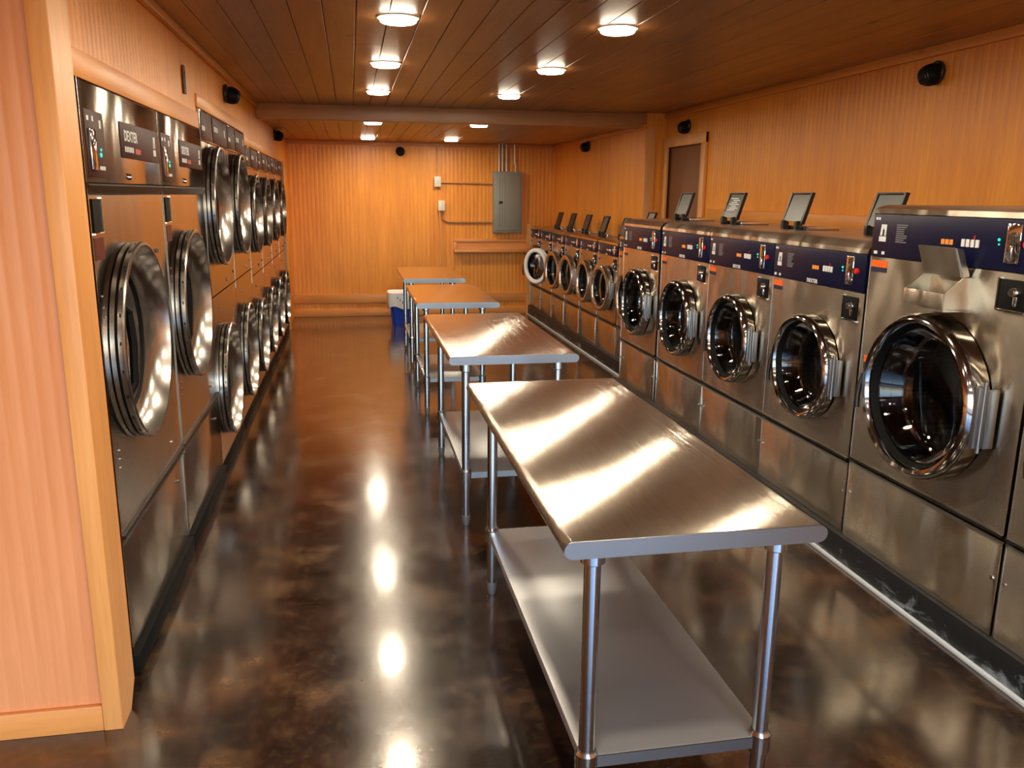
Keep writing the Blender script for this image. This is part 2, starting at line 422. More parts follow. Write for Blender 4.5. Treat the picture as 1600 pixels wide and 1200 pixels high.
# ------------------------------------------------------------------ washers (local: x right along the front, y into the machine, z up)
def ring_profile(R, D):
    return [(R, .0), (R, -.35 * D), (R * .985, -.7 * D), (R * .955, -.92 * D), (R * .92, -D), (R * .88, -.93 * D),
            (R * .86, -.80 * D), (R * .855, -.7 * D)]
def flat_profile(R, D):
    return [(R, .0), (R, -.8 * D), (R * .985, -.95 * D), (R * .96, -D), (R * .88, -D), (R * .80, -.93 * D), (R * .78, -.8 * D), (R * .775, -.6 * D)]
RING_S = mat('small_door_ring_steel', (.55, .50, .45, 1), .25, 1.0)
RING_W = mat('white_door_ring', (.86, .88, .92, 1), .25)
def washer(name, x0, yfar, w_, H, depth, dc, R, open_deg, size, label, group, lid=True, hopper=False, P=None, ring=None):
    root = empty(name, (x0, yfar, .135), -PI / 2, label, 'washer', group)
    K = size; z = lambda v: v - .135
    pt, pb, seam = P                           # panel top, panel bottom, lower seam (world z)
    w1 = w_ - .006
    cx, cz = dc[0], z(dc[1]); rh = R * .84
    part('cabinet', K, STEEL_W, lambda m: (m.box(.003, .006, .02, depth, 0, z(H) - .02), m.box(w1 - .003, w1, .02, depth, 0, z(H) - .02),
                                          m.box(.003, w1, depth - .004, depth, 0, z(H) - .02), m.box(.003, w1, .02, depth, z(H) - .03, z(H) - .02)), root)
    part('front_panel', K, STEEL_W, lambda m: m.plate_hole(.004, w1, z(seam) + .025, z(pb), cx, cz, rh, 0, .02), root)
    part('service_panel', K, STEEL_W, lambda m: m.box(.004, w1, 0, .02, .0, z(seam) - .01, .004), root)
    part('seam_ledge', K, SEAMS, lambda m: m.prism([(-.002, z(seam) - .012), (.03, z(seam) - .012), (.03, z(seam) + .026), (-.010, z(seam) + .026), (-.012, z(seam) + .018), (.012, z(seam) + .004)], 'x', .004, w1), root)
    part('edge_strip', K, CHROME, lambda m: m.box(.001, .0035, -.001, .02, 0, z(pt)), root)
    part('lock_stud', K, CHROME, lambda m: (m.cyl(.008, (w1 - .022, -.006, z(seam) - .14), (w1 - .022, .002, z(seam) - .14), 12), m.cyl(.005, (.02, -.004, z(seam) - .14), (.02, .002, z(seam) - .14), 12)), root)
    # top cap: sloping steel lip
    part('top_cap', K, STEEL_W, lambda m: m.prism([(-.004, z(pt)), (.02, z(pt)), (.02, z(H) - .03), (depth, z(H) - .03), (depth, z(H)), (.055, z(H)), (.03, z(H) - .006), (-.002, z(pt) + .02)], 'x', .002, w1), root)
    pn = part('control_panel', K, NAVY, lambda m: m.box(.008, w1 - .004, -.006, .02, z(pb) + .003, z(pt) - .003, .003), root)
    f = (pt - pb) / .17; y = -.0066; zb = z(pb); sx_ = w_ / .82
    X = lambda v: v * sx_
    Z = lambda v: zb + (v - 1.24) * f
    lg = part('emblem', K, WHITE, lambda m: (m.prism([(X(.052), Z(1.325)), (X(.058), Z(1.368)), (X(.088), Z(1.368)), (X(.086), Z(1.325)), (X(.077), Z(1.325)), (X(.078), Z(1.345)), (X(.070), Z(1.355)), (X(.066), Z(1.345)), (X(.064), Z(1.325))], 'y', y - .001, y + .001),
                                             m.box(X(.048), X(.088), y - .001, y + .001, Z(1.302), Z(1.322))), pn)
    part('printed_text', K, GREYP, lambda m: [m.box(X(.145), X(.145 + random.uniform(.04, .062)), y - .0006, y + .001, Z(1.367 - .008 * i), Z(1.371 - .008 * i)) for i in range(9)], pn)
    part('printed_marks', K, WHITE, lambda m: (m.box(X(.02), X(.032), y - .0006, y + .001, Z(1.385), Z(1.395)), m.box(X(.036), X(.046), y - .0006, y + .001, Z(1.385), Z(1.395)),
                                              m.box(X(.025), X(.045), y - .0006, y + .001, Z(1.252), Z(1.264)), m.box(X(.072), X(.088), y - .0006, y + .001, Z(1.252), Z(1.264))), pn)
    part('display', K, LED_A, lambda m: [m.box(X(.385 + .02 * i), X(.400 + .02 * i), y - .001, y + .001, Z(1.312), Z(1.330)) for i in range(3)], pn)
    for i in range(4):
        part('button', K, WHITE, lambda m: m.box(0, X(.014), y - .004, y + .001, 0, Z(1.335) - Z(1.309), .001, 1), pn, (X(.482 + .021 * i), 0, Z(1.309)))
    part('indicator_mark', K, RED, lambda m: m.box(X(.533), X(.538), y - .001, y + .001, Z(1.337), Z(1.349)), pn)
    part('indicator_lamp', K, LED_G, lambda m: (m.cyl(.005, (X(.64), y - .003, Z(1.341)), (X(.64), y, Z(1.341)), 10), m.cyl(.003, (X(.642), y - .003, Z(1.326)), (X(.642), y, Z(1.326)), 8)), pn)
    part('coin_slot_plate', K, CHROME, lambda m: (m.box(X(.672), X(.728), y - .008, y + .001, Z(1.268), Z(1.396), .006), m.box(X(.694), X(.702), y - .012, y - .006, Z(1.285), Z(1.325), .002)), pn)
    part('coin_return_button', K, RED, lambda m: m.lathe([(0, -.012), (.012, -.010), (.014, 0)], (X(.752), y, Z(1.332)), 'y', 16), pn, label='red round push button')
    t1 = put('brand_lettering', text_mesh('DEXTER', .026 * f * 1.0, WHITE, 'letters_%s' % K), pn, (X(.345), y - .0005, Z(1.247)))
    # stickers
    st = part('warning_sticker', K, ORANGE, lambda m: m.box(.012, .105 * sx_, -.0015, .0005, z(pb) - .042, z(pb) - .014), root, label='orange warning sticker')
    part('sticker_text', K, STNAVY, lambda m: m.box(.014, .105 * sx_, -.0015, .0005, z(pb) - .062, z(pb) - .042), st)
    if hopper:
        st = part('warning_sticker', (K, 2), ORANGE, lambda m: m.box(.03, .075, -.0015, .0005, z(.955), z(.985)), root, label='small orange sticker beside the door latch')
        part('sticker_text', (K, 2), STNAVY, lambda m: m.box(.03, .075, -.0015, .0005, z(.925), z(.955)), st)
    # coin box lock
    lk = part('coin_box', K, RUBBER, lambda m: (m.box(X(.664), X(.772), -.004, .01, z(pb) - .125, z(pb) - .022, .003)), root)
    part('box_frame', K, CHROME, lambda m: (m.box(X(.658), X(.664), -.008, .01, z(pb) - .130, z(pb) - .018), m.box(X(.664), X(.774), -.008, .01, z(pb) - .131, z(pb) - .126)), lk)
    part('key_lock', K, CHROME, lambda m: (m.lathe([(0, -.03), (.013, -.03), (.016, -.022), (.017, 0)], (X(.735), 0, z(pb) - .062), 'y', 20), m.box(X(.728), X(.742), -.012, 0, z(pb) - .11, z(pb) - .075, .003)), lk)
    # drum seen through the glass
    dr = part('drum', K, PERF, lambda m: m.lathe([(rh * .86, .05), (rh * .9, .055), (rh * .93, .09), (rh * .93, min(.42, depth - .03)), (0, min(.425, depth - .02))], (cx, 0, cz), 'y', 56), root)
    part('drum_lip', K, CHROME, lambda m: m.lathe([(rh * .84, .045), (rh * .80, .05), (rh * .79, .06), (rh * .84, .07)], (cx, 0, cz), 'y', 56), dr)
    part('door_gasket', K, RUBBER, lambda m: m.lathe([(rh * 1.02, -.004), (rh * .96, -.006), (rh * .88, .03), (rh * .87, .055), (rh * .99, .055)], (cx, 0, cz), 'y', 56), root)
    if depth > .4:
        part('drum_paddle', K, INNER, lambda m: [m.prism([(rh * .9 * math.cos(a) - .03 * math.sin(a), rh * .9 * math.sin(a) + .03 * math.cos(a)), (rh * .9 * math.cos(a) + .03 * math.sin(a), rh * .9 * math.sin(a) - .03 * math.cos(a)), (rh * .68 * math.cos(a), rh * .68 * math.sin(a))], 'y', .1, .38) for a in (.2, 2.3, 4.4)], dr, (cx, 0, cz))
    # door, turning about a hinge at its right edge
    D = .07 * (R / .26); op_key = ring.name if ring else ''
    hx = cx + R
    dz = put('door', None, root, (hx, -.004, cz)); dz.rotation_euler = (0, 0, math.radians(open_deg))
    me = part('door_ring', (K, op_key), ring or DOORCHROME, lambda m: m.lathe(flat_profile(R, D) if ring else ring_profile(R, D), (-R, 0, 0), 'y', 64), None)
    bpy.data.objects.remove(dz)
    me.name = 'door'; me.parent = root; me.location = (hx, -.004, cz); me.rotation_euler = (0, 0, math.radians(open_deg)); dz = me
    part('door_glass', K, GLASS, lambda m: m.lathe([(R * .815, -.35 * D), (R * .80, -.2 * D), (R * .72, .25 * D), (R * .66, .6 * D), (R * .58, .85 * D), (R * .4, .95 * D), (0, D),
                                                     (0, D - .006), (R * .4, .95 * D - .006), (R * .57, .85 * D - .006), (R * .65, .6 * D - .008), (R * .71, .2 * D - .008), (R * .79, -.25 * D), (R * .80, -.38 * D)], (-R, 0, 0), 'y', 56), dz)
    part('inner_gasket', K, RUBBER, lambda m: m.lathe([(R * .865, -.72 * D), (R * .85, -.70 * D), (R * .835, -.5 * D), (R * .82, -.3 * D), (R * .80, .02)], (-R, 0, 0), 'y', 56), dz)
    part('door_handle', K, BLACK, lambda m: (m.box(-2 * R - .045, -2 * R + .02, -.55 * D, -.30 * D, -.008, .012, .004), m.tube([(-2 * R - .036, -.45 * D, .012), (-2 * R - .038, -.6 * D, -.03), (-2 * R - .03, -.75 * D, -.085), (-2 * R - .018, -.8 * D, -.13)], .011, 10)), dz)
    part('door_latch', K, CHROME, lambda m: m.box(-2 * R + .004, -2 * R + .028, -.85 * D, -.5 * D, -.016, .02, .004), dz)
    part('hinge', K, HINGE, lambda m: (m.box(-.014, .010, -.72 * D, -.25 * D, -.09 * R / .26, .09 * R / .26, .006), m.box(.018, .038, -.50 * D, -.002, -.085 * R / .26, .085 * R / .26, .006),
                                        m.cyl(.007, (.014, -.5 * D, -.10 * R / .26), (.014, -.5 * D, .105 * R / .26), 14)), dz if open_deg < 1 else root, None if open_deg < 1 else (hx, -.004, cz))
    # soap lid standing open on top
    if lid:
        lx = w_ * .515; lw = .212 if depth > .4 else .17; lh = .20; zt = z(H)
        yy = .30 if depth > .4 else .13
        fl = part('soap_lid', K, FLAP if depth > .4 else BLACK, lambda m: m.prism([(yy, zt + .045), (yy + .055, zt + lh), (yy + .063, zt + lh), (yy + .010, zt + .043)], 'x', lx - lw / 2 + .012, lx + lw / 2 - .012), root)
        part('lid_frame', K, BLACK, lambda m: ([m.prism([(yy - .004, zt + .03), (yy + .05, zt + lh + .006), (yy + .072, zt + lh + .006), (yy + .018, zt + .03)], 'x', lx + sgn * lw / 2 - .007, lx + sgn * lw / 2 + .007) for sgn in (-1, 1)],
                                               m.box(lx - lw / 2, lx + lw / 2, yy + .05, yy + .07, zt + lh - .004, zt + lh + .008, .002)), fl)
        for sgn in (-1, 1): part('lid_hinge', (K, sgn), BLACK, lambda m: m.box(lx + sgn * (lw / 2 - .03) - .014, lx + sgn * (lw / 2 - .03) + .014, yy - .02, yy + .02, zt, zt + .05, .004), fl)
        part('soap_hopper', K, CHROME, lambda m: m.box(lx - lw / 2 - .04, lx + lw / 2 + .04, yy + .022, min(depth - .005, yy + .22), zt, zt + .022, .004), root)
    if hopper:
        hp = part('soap_hopper', (K, 'front'), STEEL_W, lambda m: (m.prism([(0, z(1.25)), (-.10, z(1.262)), (-.105, z(1.315)), (-.03, z(1.375)), (0, z(1.375))], 'x', .390, .395),
                                                         m.prism([(0, z(1.25)), (-.10, z(1.262)), (-.105, z(1.315)), (-.03, z(1.375)), (0, z(1.375))], 'x', .605, .61),
                                                         m.box(.39, .61, -.106, -.10, z(1.262), z(1.318), .001), m.box(.39, .61, -.10, 0, z(1.252), z(1.262))), root, label='front soap dispenser box')
        part('hopper_inside', K, RUBBER, lambda m: m.box(.396, .604, -.099, -.002, z(1.263), z(1.30)), hp)
        part('hopper_lid', K, STEEL_W, lambda m: (m.prism([(-.035, z(1.375)), (-.075, z(1.48)), (-.070, z(1.482)), (-.028, z(1.375))], 'x', .40, .60),
                                                  m.prism([(-.028, z(1.375)), (-.070, z(1.48)), (-.045, z(1.478)), (-.005, z(1.38))], 'x', .394, .400), m.prism([(-.028, z(1.375)), (-.070, z(1.48)), (-.045, z(1.478)), (-.005, z(1.38))], 'x', .600, .606)), hp, label='open tilted dispenser lid')
    return root

GB = 'large front loading washers on the right'
big = [('large washer directly left of the tall one that has a front soap box', 4.11),
       ('large washer with a plain dark grey soap lid open, second left of the tall one', 4.935),
       ('large washer with white print on its open soap lid', 5.765),
       ('farthest large washer, below the brown wall door and beside the small washers', 6.63)]
washer('washing_machine', 2.185, 3.25, .93, 1.625, .80, (.465, .905), .325, 0, 'xl', 'tallest and nearest complete washer, with a soap box on its front', GB, lid=False, hopper=True, P=(1.59, 1.41, .49))
washer('washing_machine', 2.185, 2.312, .93, 1.625, .80, (.465, .905), .325, 0, 'xl', 'large washer cut off by the right edge of the frame', GB, lid=False, hopper=True, P=(1.59, 1.41, .49))
for i, (lb, yf) in enumerate(big):
    washer('washing_machine', 2.20, yf, .83, 1.472, .76, (.425, .84), .262, 0, 'l', lb, GB, P=(1.415, 1.242, .465))
    if i == 2:                              # printed notice on this lid only
        wm = [o for o in C.objects if o.get('label') == lb][0]; flap = [c for c in wm.children if c.name.startswith('soap_lid')][0]
        lx = .83 * .515; zt = 1.472 - .135
        def marks(m):
            for k in range(7):
                a_, b_2 = .30 + .08 * k, .34 + .08 * k
                g = lambda t_: (.30 + .055 * t_ - .0015, zt + .045 + .155 * t_)
                x_0 = lx - .07 + .02 * (k % 3); x_1 = lx + .07 - .03 * ((k + 1) % 2)
                (ya, za), (yb_, zb_) = g(a_), g(b_2)
                m.prism([(ya, za), (yb_, zb_), (yb_ + .002, zb_), (ya + .002, za)], 'x', x_0, x_1)
        part('printed_notice', None, WHITE, marks, flap, label='white print on the lid')
GS = 'small front loading washers at the far right'
sm = [(11.495, .63, 0, 'farthest small washer, beside the wooden end post, with its lid closed'), (10.856, .63, 28, 'small washer with its door swung wide open showing a white ring'),
      (10.22, .64, 8, 'small washer just nearer than the one with the wide open door'), (9.57, .66, 6, 'small washer in the middle of the row, door ajar'),
      (8.90, .67, 2, 'small washer between the middle one and the nearest clearly visible one'), (8.22, .67, 6, 'nearest small washer whose round door shows, slightly ajar'),
      (7.535, .67, 0, 'small washer mostly hidden behind the farthest large washer')]
for i, (yf, ww, op, lb) in enumerate(sm):
    if i < 5: xs, dp = 2.455, .335
    else: xs, dp = 2.455, .335
    up = .07 if i == 6 else 0
    washer('washing_machine', xs, yf, .66 if ww > .65 else .63, 1.235 + up, dp, (.33, .765), .225, op, 't' if up else ('s' if ww > .65 else 'sn'), lb, GS, lid=(i != 0), P=(1.195 + up, 1.085 + up, .43), ring=RING_W if i == 1 else RING_S)

# ------------------------------------------------------------------ dryers (local frame as for the washers, turned to face the aisle)
def dryer_door(root, K, cx, cz, R, nm='door'):
    S = R / .36
    dr = part(nm, (K, R), RIMD, lambda m: m.lathe([(R * .97, 0), (R, -.003), (R, -.018), (R * .955, -.021), (R * .955, -.026), (R * 1.005, -.028), (R * 1.01, -.045), (R * 1.0, -.050), (R * .975, -.052), (R * .955, -.049)], (0, 0, 0), 'y', 72), root, (cx, 0, cz))
    part('door_gasket', (K, R), RUBBER, lambda m: m.lathe([(R * .962, -.0195), (R * .975, -.0195), (R * .975, -.0275), (R * .962, -.0275)], (0, 0, 0), 'y', 72, closed=True), dr)
    part('door_bowl', (K, R), BOWL, lambda m: m.lathe([(R * .955, -.049), (R * .945, -.040), (R * .92, -.018), (R * .87, .010), (R * .80, .030), (R * .74, .038), (R * .73, .050)], (0, 0, 0), 'y', 72), dr)
    part('door_glass', (K, R), DGLASS, lambda m: m.lathe([(R * .735, .042), (R * .5, .042), (0, .042), (0, .048), (R * .5, .048), (R * .735, .048)], (0, 0, 0), 'y', 56), dr)
    part('glass_gasket', (K, R), RUBBER, lambda m: m.lathe([(R * .745, .0365), (R * .735, .034), (R * .71, .034), (R * .70, .041)], (0, 0, 0), 'y', 72), dr)
    part('door_handle', (K, R), RUBBER, lambda m: m.tube([(-R * .70, .034, R * .60), (-R * .66, .015, R * .54), (-R * .36, -.012, R * .34), (-R * .33, -.016, 0), (-R * .36, -.012, -R * .38), (-R * .60, .015, -R * .58), (-R * .70, .034, -R * .62)], .015 * S, 8), dr)
    part('rim_holes', (K, R), BLACK, lambda m: [m.box(-.006, .006, -.040, -.034, R * 1.006, R * 1.013) and bmesh.ops.rotate(m.bm, verts=m.bm.verts[-8:], cent=(0, 0, 0), matrix=Matrix.Rotation(a * PI / 12 + .13, 3, 'Y')) for a in range(24)], dr, kind='stuff')
    part('drum', (K, R), PERF, lambda m: m.lathe([(R * .80, .12), (R * .98, .13), (R * .98, .6), (0, .605)], (0, 0, 0), 'y', 48), dr)
    return dr

def emblem(m, x, z0, s, y):
    m.prism([(x, z0), (x + .004 * s, z0 + .045 * s), (x + .034 * s, z0 + .045 * s), (x + .032 * s, z0), (x + .023 * s, z0), (x + .024 * s, z0 + .02 * s), (x + .016 * s, z0 + .032 * s), (x + .013 * s, z0 + .02 * s), (x + .011 * s, z0)], 'y', y - .001, y + .001)

def big_dryer(y0, wd, label, K, brand_x):
    root = empty('tumble_dryer', (-.79, y0, 0), PI / 2, label, 'dryer', 'large single drum dryers on the left')
    w1 = wd - .004; cx, cz, R = wd * .5 - .10, 1.115, .355
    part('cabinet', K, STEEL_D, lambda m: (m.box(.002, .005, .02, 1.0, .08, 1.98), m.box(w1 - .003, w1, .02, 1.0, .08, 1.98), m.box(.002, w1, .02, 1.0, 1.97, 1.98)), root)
    part('plinth', K, RUBBER, lambda m: m.box(.0, w1, -.02, 1.0, 0, .078, .003), root)
    part('service_panel', K, STEEL_D, lambda m: m.box(.002, w1, 0, .02, .082, .478, .004), root)
    part('seam_ledge', K, SEAMS, lambda m: m.prism([(.0, .480), (.03, .480), (.03, .522), (-.012, .522), (-.014, .512), (.0, .498)], 'x', .002, w1), root)
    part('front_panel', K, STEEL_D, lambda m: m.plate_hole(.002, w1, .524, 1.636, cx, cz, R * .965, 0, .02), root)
    part('header_ledge', K, SEAMS, lambda m: m.prism([(.008, 1.637), (.03, 1.637), (.03, 1.672), (-.006, 1.672), (-.010, 1.666)], 'x', .002, w1), root)
    part('header_panel', K, STEEL_D, lambda m: m.box(.002, w1, -.002, .02, 1.674, 1.978, .004), root)
    part('edge_strip', K, STEEL_D, lambda m: m.box(-.002, .002, -.003, .02, .08, 1.98), root)
    hx = .035
    cp = part('control_decal', K, PLUM, lambda m: m.box(hx, hx + .20, -.005, .001, 1.69, 1.895, .002), root)
    part('coin_slot_plate', K, CHROME, lambda m: (m.box(hx + .022, hx + .085, -.013, -.004, 1.712, 1.838, .006), m.box(hx + .055, hx + .062, -.017, -.012, 1.77, 1.80, .002)), cp)
    part('indicator_lamp', K, LED_G, lambda m: (m.cyl(.007, (hx + .14, -.008, 1.762), (hx + .14, -.004, 1.762), 12), m.cyl(.004, (hx + .145, -.008, 1.778), (hx + .145, -.004, 1.778), 8)), cp)
    part('printed_marks', K, WHITE, lambda m: (m.box(hx + .02, hx + .04, -.0056, -.004, 1.862, 1.876), m.box(hx + .075, hx + .09, -.0056, -.004, 1.862, 1.878), m.box(hx + .15, hx + .17, -.0056, -.004, 1.845, 1.87), [m.box(hx + .12 + i * .016, hx + .132 + i * .016, -.0056, -.004, 1.715, 1.727) for i in range(4)]), cp)
    bx = brand_x; bw = w1 - .012 - bx
    bd = part('brand_decal', (K, 'b'), PLUM, lambda m: m.box(bx, bx + bw, -.005, .001, 1.765, 1.89, .002), root)
    put('brand_lettering', text_mesh('DEXTER', .052, WHITE, 'letters_dryer'), bd, (bx + .05, -.0055, 1.826))
    part('printed_marks', (K, 'c'), WHITE, lambda m: ([m.box(bx + .05 + i * .022, bx + .064 + i * .022, -.0056, -.004, 1.787, 1.806) for i in range(6)], emblem(m, bx + bw - .10, 1.82, 1.0, -.005), m.box(bx + bw - .105, bx + bw - .062, -.0056, -.004, 1.79, 1.814)), bd)
    part('red_print', K, mat('print_red', srgb(180, 50, 50), .5), lambda m: m.box(bx + .20, bx + .28, -.0056, -.004, 1.785, 1.804), bd)
    part('header_lock', K, CHROME, lambda m: m.lathe([(0, -.014), (.010, -.013), (.012, 0)], (wd * .49, 0, 1.70), 'y', 14), root)
    ds = part('display_window', K, RUBBER, lambda m: m.box(.035, .13, -.004, .001, 1.52, 1.625), root)
    part('window_frame', K, CHROME, lambda m: (m.box(.13, .135, -.006, .001, 1.515, 1.63), m.box(.035, .135, -.006, .001, 1.514, 1.519)), ds)
    part('instruction_plaque', K, PLQ, lambda m: m.box(.03, .125, -.003, .001, 1.435, 1.505), root, label='small red-brown plaque')
    part('rivet', K, CHROME, lambda m: ([m.cyl(.004, (.055 + i * .006, -.004, 1.32 - .035 * i), (.055 + i * .006, .001, 1.32 - .035 * i), 8) for i in range(3)], [m.cyl(.004, (.075, -.004, .80 - .03 * i), (.075, .001, .80 - .03 * i), 8) for i in range(3)], m.cyl(.007, (wd * .8, -.005, .60), (wd * .8, .001, .60), 10), m.cyl(.007, (wd * .86, -.005, .40), (wd * .86, .001, .40), 10)), root)
    part('door_catch', K, BLACK, lambda m: (m.box(cx + R * .98, cx + R + .10, -.006, .001, 1.405, 1.42, .002)), root)
    dryer_door(root, K, cx, cz, R)
    return root
big_dryer(2.80, 1.06, 'nearest large dryer, right beside the pale wood partition', 'b1', .44)
big_dryer(3.865, 1.06, 'second large dryer, between the nearest dryer and the taller stacked dryers', 'b2', .43)

def stack_dryer(y0, wd, Ht, cu, cl, R, label, K):
    root = empty('stacked_dryer', (-.79, y0, 0), PI / 2, label, 'dryer', 'double stacked dryers on the left')
    w1 = wd - .004; cx = wd * .5 - .10; hb = Ht - .17; mid = (cu + cl) / 2 + .02
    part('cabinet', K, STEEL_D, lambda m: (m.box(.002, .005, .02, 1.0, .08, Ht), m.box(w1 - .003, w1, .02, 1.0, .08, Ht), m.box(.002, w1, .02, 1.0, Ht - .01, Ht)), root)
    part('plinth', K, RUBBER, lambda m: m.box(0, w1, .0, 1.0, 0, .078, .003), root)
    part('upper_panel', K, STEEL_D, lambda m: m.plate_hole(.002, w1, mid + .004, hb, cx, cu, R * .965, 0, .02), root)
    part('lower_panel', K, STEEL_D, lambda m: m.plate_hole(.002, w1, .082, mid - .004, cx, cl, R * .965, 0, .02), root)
    part('side_gap', K, BLACK, lambda m: (m.box(-.002, .002, .0, .02, .08, mid - .05)), root)
    part('edge_strip', K, STEEL_D, lambda m: m.box(-.002, .001, -.002, .02, mid - .05, Ht), root)
    hd = part('header_panel', K, STEEL_D, lambda m: m.box(.002, w1, -.002, .02, hb + .003, Ht, .004), root)
    part('control_decal', K, PLUM, lambda m: (m.box(.02, .36 * wd, -.006, -.001, hb + .012, Ht - .012, .002), m.box(.42 * wd, w1 - .02, -.006, -.001, hb + .012, Ht - .012, .002)), hd)
    part('printed_marks', K, WHITE, lambda m: ([m.box(.05 + i * .02, .062 + i * .02, -.0066, -.005, hb + .06, hb + .085) for i in range(5)], emblem(m, wd * .86, hb + .07, 1, -.006)), hd)
    put('brand_lettering', text_mesh('DEXTER', .04, WHITE, 'letters_stack'), hd, (.46 * wd, -.0065, hb + .08))
    part('lock_stud', K, CHROME, lambda m: (m.cyl(.012, (wd * .62, -.006, mid + .05), (wd * .62, .001, mid + .05), 10), m.cyl(.008, (wd * .30, -.006, mid - .10), (wd * .30, .001, mid - .10), 10), m.cyl(.009, (wd * .62, -.005, .15), (wd * .62, .001, .15), 10), m.cyl(.009, (wd * .93, -.005, mid + .07), (wd * .93, .001, mid + .07), 10)), root)
    dryer_door(root, K, cx, cu, R, 'door'); dryer_door(root, K, cx, cl, R, 'door')
    return root
ordn = ['first stacked dryer, taller and nearest to the two large dryers', 'second stacked dryer, the farther of the two taller ones', 'third stacked dryer, the first of the four lower ones',
        'fourth stacked dryer counted from the large dryers', 'fifth stacked dryer, last but one before the back wall', 'sixth stacked dryer, farthest and nearest to the back wall']
ys = [4.93, 5.96, 6.92, 7.82, 8.72, 9.62, 10.52]
for i in range(6):
    if i < 2: stack_dryer(ys[i], ys[i + 1] - ys[i] - .004, 2.09, 1.565, .515, .345, ordn[i], 't%d' % i)
    else: stack_dryer(ys[i], .896, 2.005, 1.475, .47, .312, ordn[i], 't2')

# ------------------------------------------------------------------ folding tables
def table(x0, x1, y0, y1, lg, label, K, foot=.0):
    root = empty('work_table', ((x0 + x1) / 2, y0, 0), 0, label, 'table', 'stainless steel work tables down the aisle')
    W, L = (x1 - x0) / 2, y1 - y0; T = .89; r = .021
    prof = []
    for i in range(9):
        a = PI / 2 + PI * i / 8; prof.append((-W + r + r * math.cos(a), T - r + r * math.sin(a)))
    for i in range(9):
        a = -PI / 2 + PI * i / 8; prof.append((W - r + r * math.cos(a), T - r + r * math.sin(a)))
    part('tabletop', K, STEEL_T, lambda m: m.prism(prof, 'y', .004, L - .004), root)
    part('end_cap', 'n' + K, STEEL_EDGE, lambda m: m.prism([(p * 1.001, q) for p, q in prof], 'y', -.001, .005), root, label='blue-grey rounded end face')
    part('end_cap', 'f' + K, STEEL_EDGE, lambda m: m.prism([(p * 1.001, q) for p, q in prof], 'y', L - .005, L + .001), root)
    zs = .285; la, lb = lg
    part('shelf', K, STEEL_SHELF, lambda m: (m.box(-W + .075, W - .075, la - .01, lb + .01, zs - .032, zs, .004), ), root)
    part('shelf_lip', K, STEEL_EDGE, lambda m: m.box(-W + .09, W - .09, la - .013, la - .009, zs - .032, zs - .001), root)
    part('shelf_lip', 'f' + K, STEEL_EDGE, lambda m: m.box(-W + .09, W - .09, lb + .009, lb + .013, zs - .032, zs - .001), root)
    for sx in (-1, 1):
        for yy in (la, lb):
            lgx = sx * (W - .09)
            o = part('leg', (K, 0), TUBE, lambda m: m.lathe([(0, .05), (.0205, .05), (.0205, .848), (0, .848)], (0, 0, 0), 'z', 24), root, (lgx, yy, 0))
            part('collar', (K, 0), TUBE, lambda m: m.lathe([(.0205, zs - .048), (.028, zs - .045), (.029, zs + .006), (.0235, zs + .014), (.0205, zs + .014)], (0, 0, 0), 'z', 24), o)
            part('foot', (K, 0), mat('grey_foot', (.25, .27, .3, 1), .4, .5), lambda m: m.lathe([(0, 0), (.014, 0), (.017, .012), (.021, .03), (.0215, .055), (0, .055)], (0, 0, 0), 'z', 18), o)
            part('socket', (K, 0), TUBE, lambda m: m.lathe([(.0205, .80), (.03, .806), (.03, .848), (.0205, .848)], (0, 0, 0), 'z', 24), o)
table(.447, 1.095, 1.685, 3.33, (.075, 1.52), 'nearest steel table, large in the foreground with bright streaks across its top', 'a')
table(.44, 1.085, 3.90, 5.36, (.07, 1.26), 'second steel table from the camera, right behind the big foreground table', 'b')
table(.44, 1.045, 5.94, 7.18, (.26, 1.20), 'third steel table, with the white-lined blue bin showing past its left legs', 'c')
table(.455, 1.03, 7.70, 9.0, (.30, 1.24), 'farthest steel table, nearest to the back wall', 'd')

# ------------------------------------------------------------------ recessed ceiling lights
def light(x, y, z, label):
    o = empty('ceiling_light', (x, y, z), 0, label, 'ceiling light', 'round recessed ceiling lights in two rows')
    part('trim_ring', 'r', mat('light_ring', (.8, .75, .68, 1), .5), lambda m: m.lathe([(.082, -.004), (.088, -.010), (.094, -.008), (.098, -.0015), (.082, -.0015)], (0, 0, 0), 'z', 40, closed=True), o)
    if 'lamp' not in CACHE:
        L = bpy.data.lights.new('lamp', 'AREA'); L.shape = 'DISK'; L.size = .155; L.energy = LAMP; L.color = (1, .84, .62); CACHE['lamp'] = L
    lo = bpy.data.objects.new('lamp', CACHE['lamp']); C.objects.link(lo); lo.parent = o; lo.location = (0, 0, -.0275)
    part('lens', 'l', LAMPM, lambda m: m.lathe([(0, -.026), (.074, -.026), (.080, -.022), (.083, -.004), (.083, -.001), (0, -.001)], (0, 0, 0), 'z', 40), o)
rows = [(10.7, HC2, 'farthest light of the %s row, by the back wall'), (8.38, HC2, 'light of the %s row just beyond the ceiling beam'), (6.78, HC, 'light of the %s row, last one before the ceiling beam'),
        (5.35, HC, 'light of the %s row, the middle one of the three before the beam'), (4.0, HC, 'biggest and nearest visible light of the %s row'),
        (2.65, HC, 'light of the %s row above the partition corner, added out of view'), (1.3, HC, 'light of the %s row above the near end of the tables, added out of view'), (-.05, HC, 'light of the %s row right above the camera, added out of view'), (-1.4, HC, 'light of the %s row behind the camera near the front window, added out of view')]  # rows on this line are unseen, added for the light they give
for y, z, lb in rows:
    light(.235, y, z - .001, lb % 'left'); light(1.255, y, z - .001, lb % 'right')

